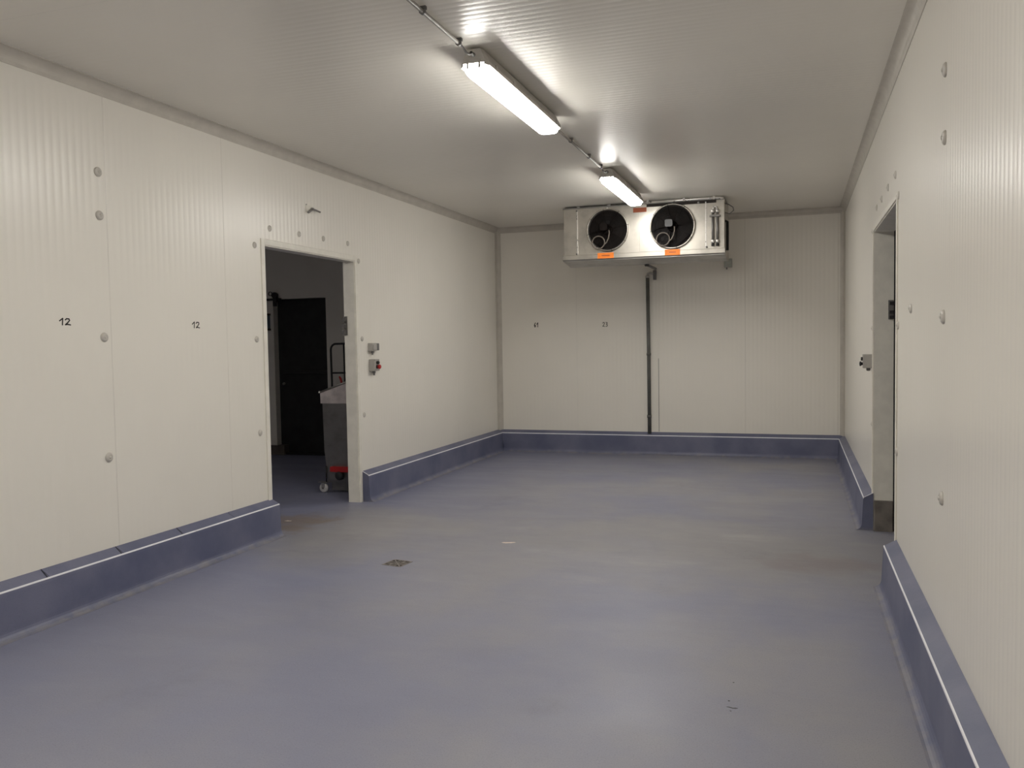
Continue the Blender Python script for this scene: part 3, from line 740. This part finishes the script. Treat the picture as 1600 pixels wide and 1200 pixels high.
rl = empty('sliding_rail', (-7.6, CY0, 2.2)); tag(rl, 'black sliding door rail with roller on the corridor wall', 'rail')
obj('rail', MB().box((-9.0, CY0-.05, 2.215), (DD0+.16, CY0-.02, 2.245)), M_BLACK, rl)
obj('rail_bracket', MB().box((-8.0, CY0-.02, 2.20), (-7.95, CY0, 2.26)).box((DD0+.06, CY0-.02, 2.20), (DD0+.10, CY0, 2.26)), M_BLACK, rl)
obj('roller', MB().lathe([(0, -.018), (.045, -.018), (.045, .018), (0, .018)], (DD0+.085, CY0-.065, 2.285), 'y', 18), M_BLACK, rl)
obj('roller', MB().lathe([(.025, -.008), (.032, -.008), (.032, .008), (.025, .008)], (DD0+.01, CY0-.065, 2.31), 'y', 18), M_BLACK, rl)
obj('hanger', MB().box((DD0+.06, CY0-.085, 2.13), (DD0+.11, CY0-.055, 2.30)), M_BLACK, rl)
cb = empty('control_box', (-7.22, CY0, 1.78)); tag(cb, 'blue control box on the corridor wall beside the black door', 'control box')
obj('box', MB().rbox((-7.265, CY0-.06, 1.815), (-7.165, CY0, 2.005), .01, 1), M_BLUEBOX, cb)
for z in (1.79, 2.005):
    obj('end_cap', MB().rbox((-7.255, CY0-.05, z), (-7.155, CY0, z+.028), .006, 1), M_BLACK, cb)

# stainless tub on castors standing just inside the corridor
ty = 7.76
tub = empty('tub_trolley', (-4.50, ty+.35, 0)); tag(tub, 'tall stainless steel tub on castors in the corridor behind the door jamb', 'trolley')
tx0, tx1, ty1 = -4.735, -4.275, ty+.70
m = MB()
bx0 = tx0+.055
prof = [(tx0, .955), (tx0+.010, .45), (bx0-.01, .14), (tx1-.05, .14), (tx1, .955)]
m.extrude(prof, lambda p, t: (p[0], t, p[1]), ty, ty1); body = obj('tub', m, M_STEEL_DK, tub)
# sloped collar with an open mouth; its stronger light is put into paler steel
m = MB()
def rimz(x): return 1.060+(x+4.76)*.342
t_ = .012
for yy in (ty-.004, ty1-.010):
    m.extrude([(tx0-.018, .950), (tx0-.022, rimz(tx0-.022)), (tx1+.01, rimz(tx1+.01)), (tx1+.01, .950)], lambda p, t: (p[0], t, p[1]), yy, yy+t_)
m.box((tx0-.022, ty, .950), (tx0-.010, ty1, rimz(tx0-.016))); m.box((tx1-.0, ty, .950), (tx1+.01, ty1, rimz(tx1)))
obj('collar', m, M_LIT_COLLAR, tub)
obj('rim', MB().tube([(tx0-.024, ty-.004, rimz(tx0-.024)+.006), (tx1+.012, ty-.004, rimz(tx1+.012)+.006), (tx1+.012, ty1, rimz(tx1+.012)+.006), (tx0-.024, ty1, rimz(tx0-.024)+.006)], .011, 8, close=True), M_STEEL, tub)
obj('corner_knob', MB().lathe([(.012, 0), (.014, .012), (.008, .022), (0, .024)], (tx0-.03, ty, rimz(tx0-.03)), 'z', 10), M_ALU, tub)
# chassis, red pedal and black buffer
obj('chassis', MB().box((tx0+.03, ty+.02, .115), (tx1-.03, ty+.06, .14)).box((tx0+.03, ty1-.06, .115), (tx1-.03, ty1-.02, .14)).box((tx0+.03, ty+.06, .115), (tx0+.06, ty1-.06, .14)).box((tx1-.06, ty+.06, .115), (tx1-.03, ty1-.06, .14)), M_STEEL_DK, tub)
obj('skirt', MB().box((tx0+.05, ty+.07, .022), (tx1-.05, ty+.08, .118)), M_STEEL_DK, tub)
obj('side_rod', MB().tube([(tx0+.032, ty-.012, .12), (tx0+.034, ty-.012, .29)], .0075, 8), M_BLACK, tub)
obj('pedal', MB().rbox((tx0+.10, ty-.05, .235), (tx1-.05, ty+.03, .29), .008, 1), M_RED, tub)
obj('buffer', MB().lathe([(0, 0), (.040, .0), (.046, .012), (.046, .05), (.038, .06), (0, .062)], (tx0+.205, ty-.0, .195), '-y', 20), M_BLACK, tub)
def castor(x, y):
    c = obj('castor', MB().lathe([(0, -.016), (.030, -.016), (.046, -.013), (.050, -.006), (.050, .006), (.046, .013), (.030, .016), (0, .016)], (x, y, .0505), 'y', 24), M_NYLON, tub)
    obj('fork', MB().box((x-.018, y-.025, .05), (x+.018, y-.020, .115)).box((x-.018, y+.020, .05), (x+.018, y+.025, .115)).box((x-.05, y-.025, .108), (x+.05, y+.025, .116)), M_GALV, c)
    obj('axle', MB().lathe([(0, -.028), (.009, -.028), (.009, .028), (0, .028)], (x, y, .0505), 'y', 10), M_GREYD, c)
for x in (tx0-.020, tx1-.05):
    for y in (ty+.02, ty1-.06): castor(x, y)

# black tube handle frame of a second trolley behind it
hy = 8.95
ht = empty('handle_trolley', (-5.05, hy, 0)); tag(ht, 'trolley with a black tube handle frame behind the steel tub', 'trolley')
hx0, hx1, hz = -5.325, -4.78, 1.578
pts = [(hx0+.012, hy, .16), (hx0+.006, hy, 1.0), (hx0, hy, hz-.075)]
for k in range(1, 6):
    t = PI/2*k/5; pts.append((hx0+.07*(1-math.cos(t)), hy, hz-.075+.075*math.sin(t)))
pts += [(hx1-.07, hy, hz)]
for k in range(1, 6):
    t = PI/2*k/5; pts.append((hx1-.07+.07*math.sin(t), hy, hz-.075*(1-math.cos(t))))
pts += [(hx1, hy, .16)]
obj('handle_frame', MB().tube(pts, .0125, 10), M_BLACK, ht)
obj('upright', MB().tube([(hx0+.185, hy, .16), (hx0+.178, hy, hz)], .010, 8), M_BLACK, ht)
obj('crossbar', MB().tube([(hx0, hy, 1.228), (hx1, hy, 1.228)], .010, 8), M_BLACK, ht)
obj('deck', MB().rbox((hx0-.01, hy-.02, .13), (hx1+.02, hy+.75, .165), .02, 2), M_GREYD, ht)
obj('red_clip', MB().tube([(hx0+.120, hy-.022, 1.185), (hx0+.135, hy-.022, 1.165), (hx0+.150, hy-.022, 1.11), (hx0+.140, hy-.022, 1.075), (hx0+.165, hy-.022, 1.075)], [.010, .014, .013, .016, .012], 8), M_RED, ht)
for x in (hx0+.06, hx1-.06):
    for y in (hy+.06, hy+.66):
        obj('wheel', MB().lathe([(0, -.018), (.055, -.018), (.062, -.010), (.062, .010), (.055, .018), (0, .018)], (x, y, .0625), 'x', 20), M_BLACK, ht)

# lamp added out of view to brighten the corridor
cl = empty('corridor_fill', (-6.2, 5.4, ZC)); tag(cl, 'added unseen fill light on the corridor ceiling', 'ceiling light')
m_dim, nt_, b_ = new_mat('fill_diffuser'); b_.inputs['Base Color'].default_value = (.8, .8, .8, 1)
b_.inputs['Emission Color'].default_value = (1, .95, .93, 1); b_.inputs['Emission Strength'].default_value = 24.0
obj('housing', MB().rbox((-6.29, 4.8, ZC-.05), (-6.11, 6.0, ZC), .01, 1), M_GREYP, cl)
obj('diffuser', MB().rbox((-6.275, 4.82, ZC-.11), (-6.125, 5.98, ZC-.05), .02, 1), m_dim, cl)
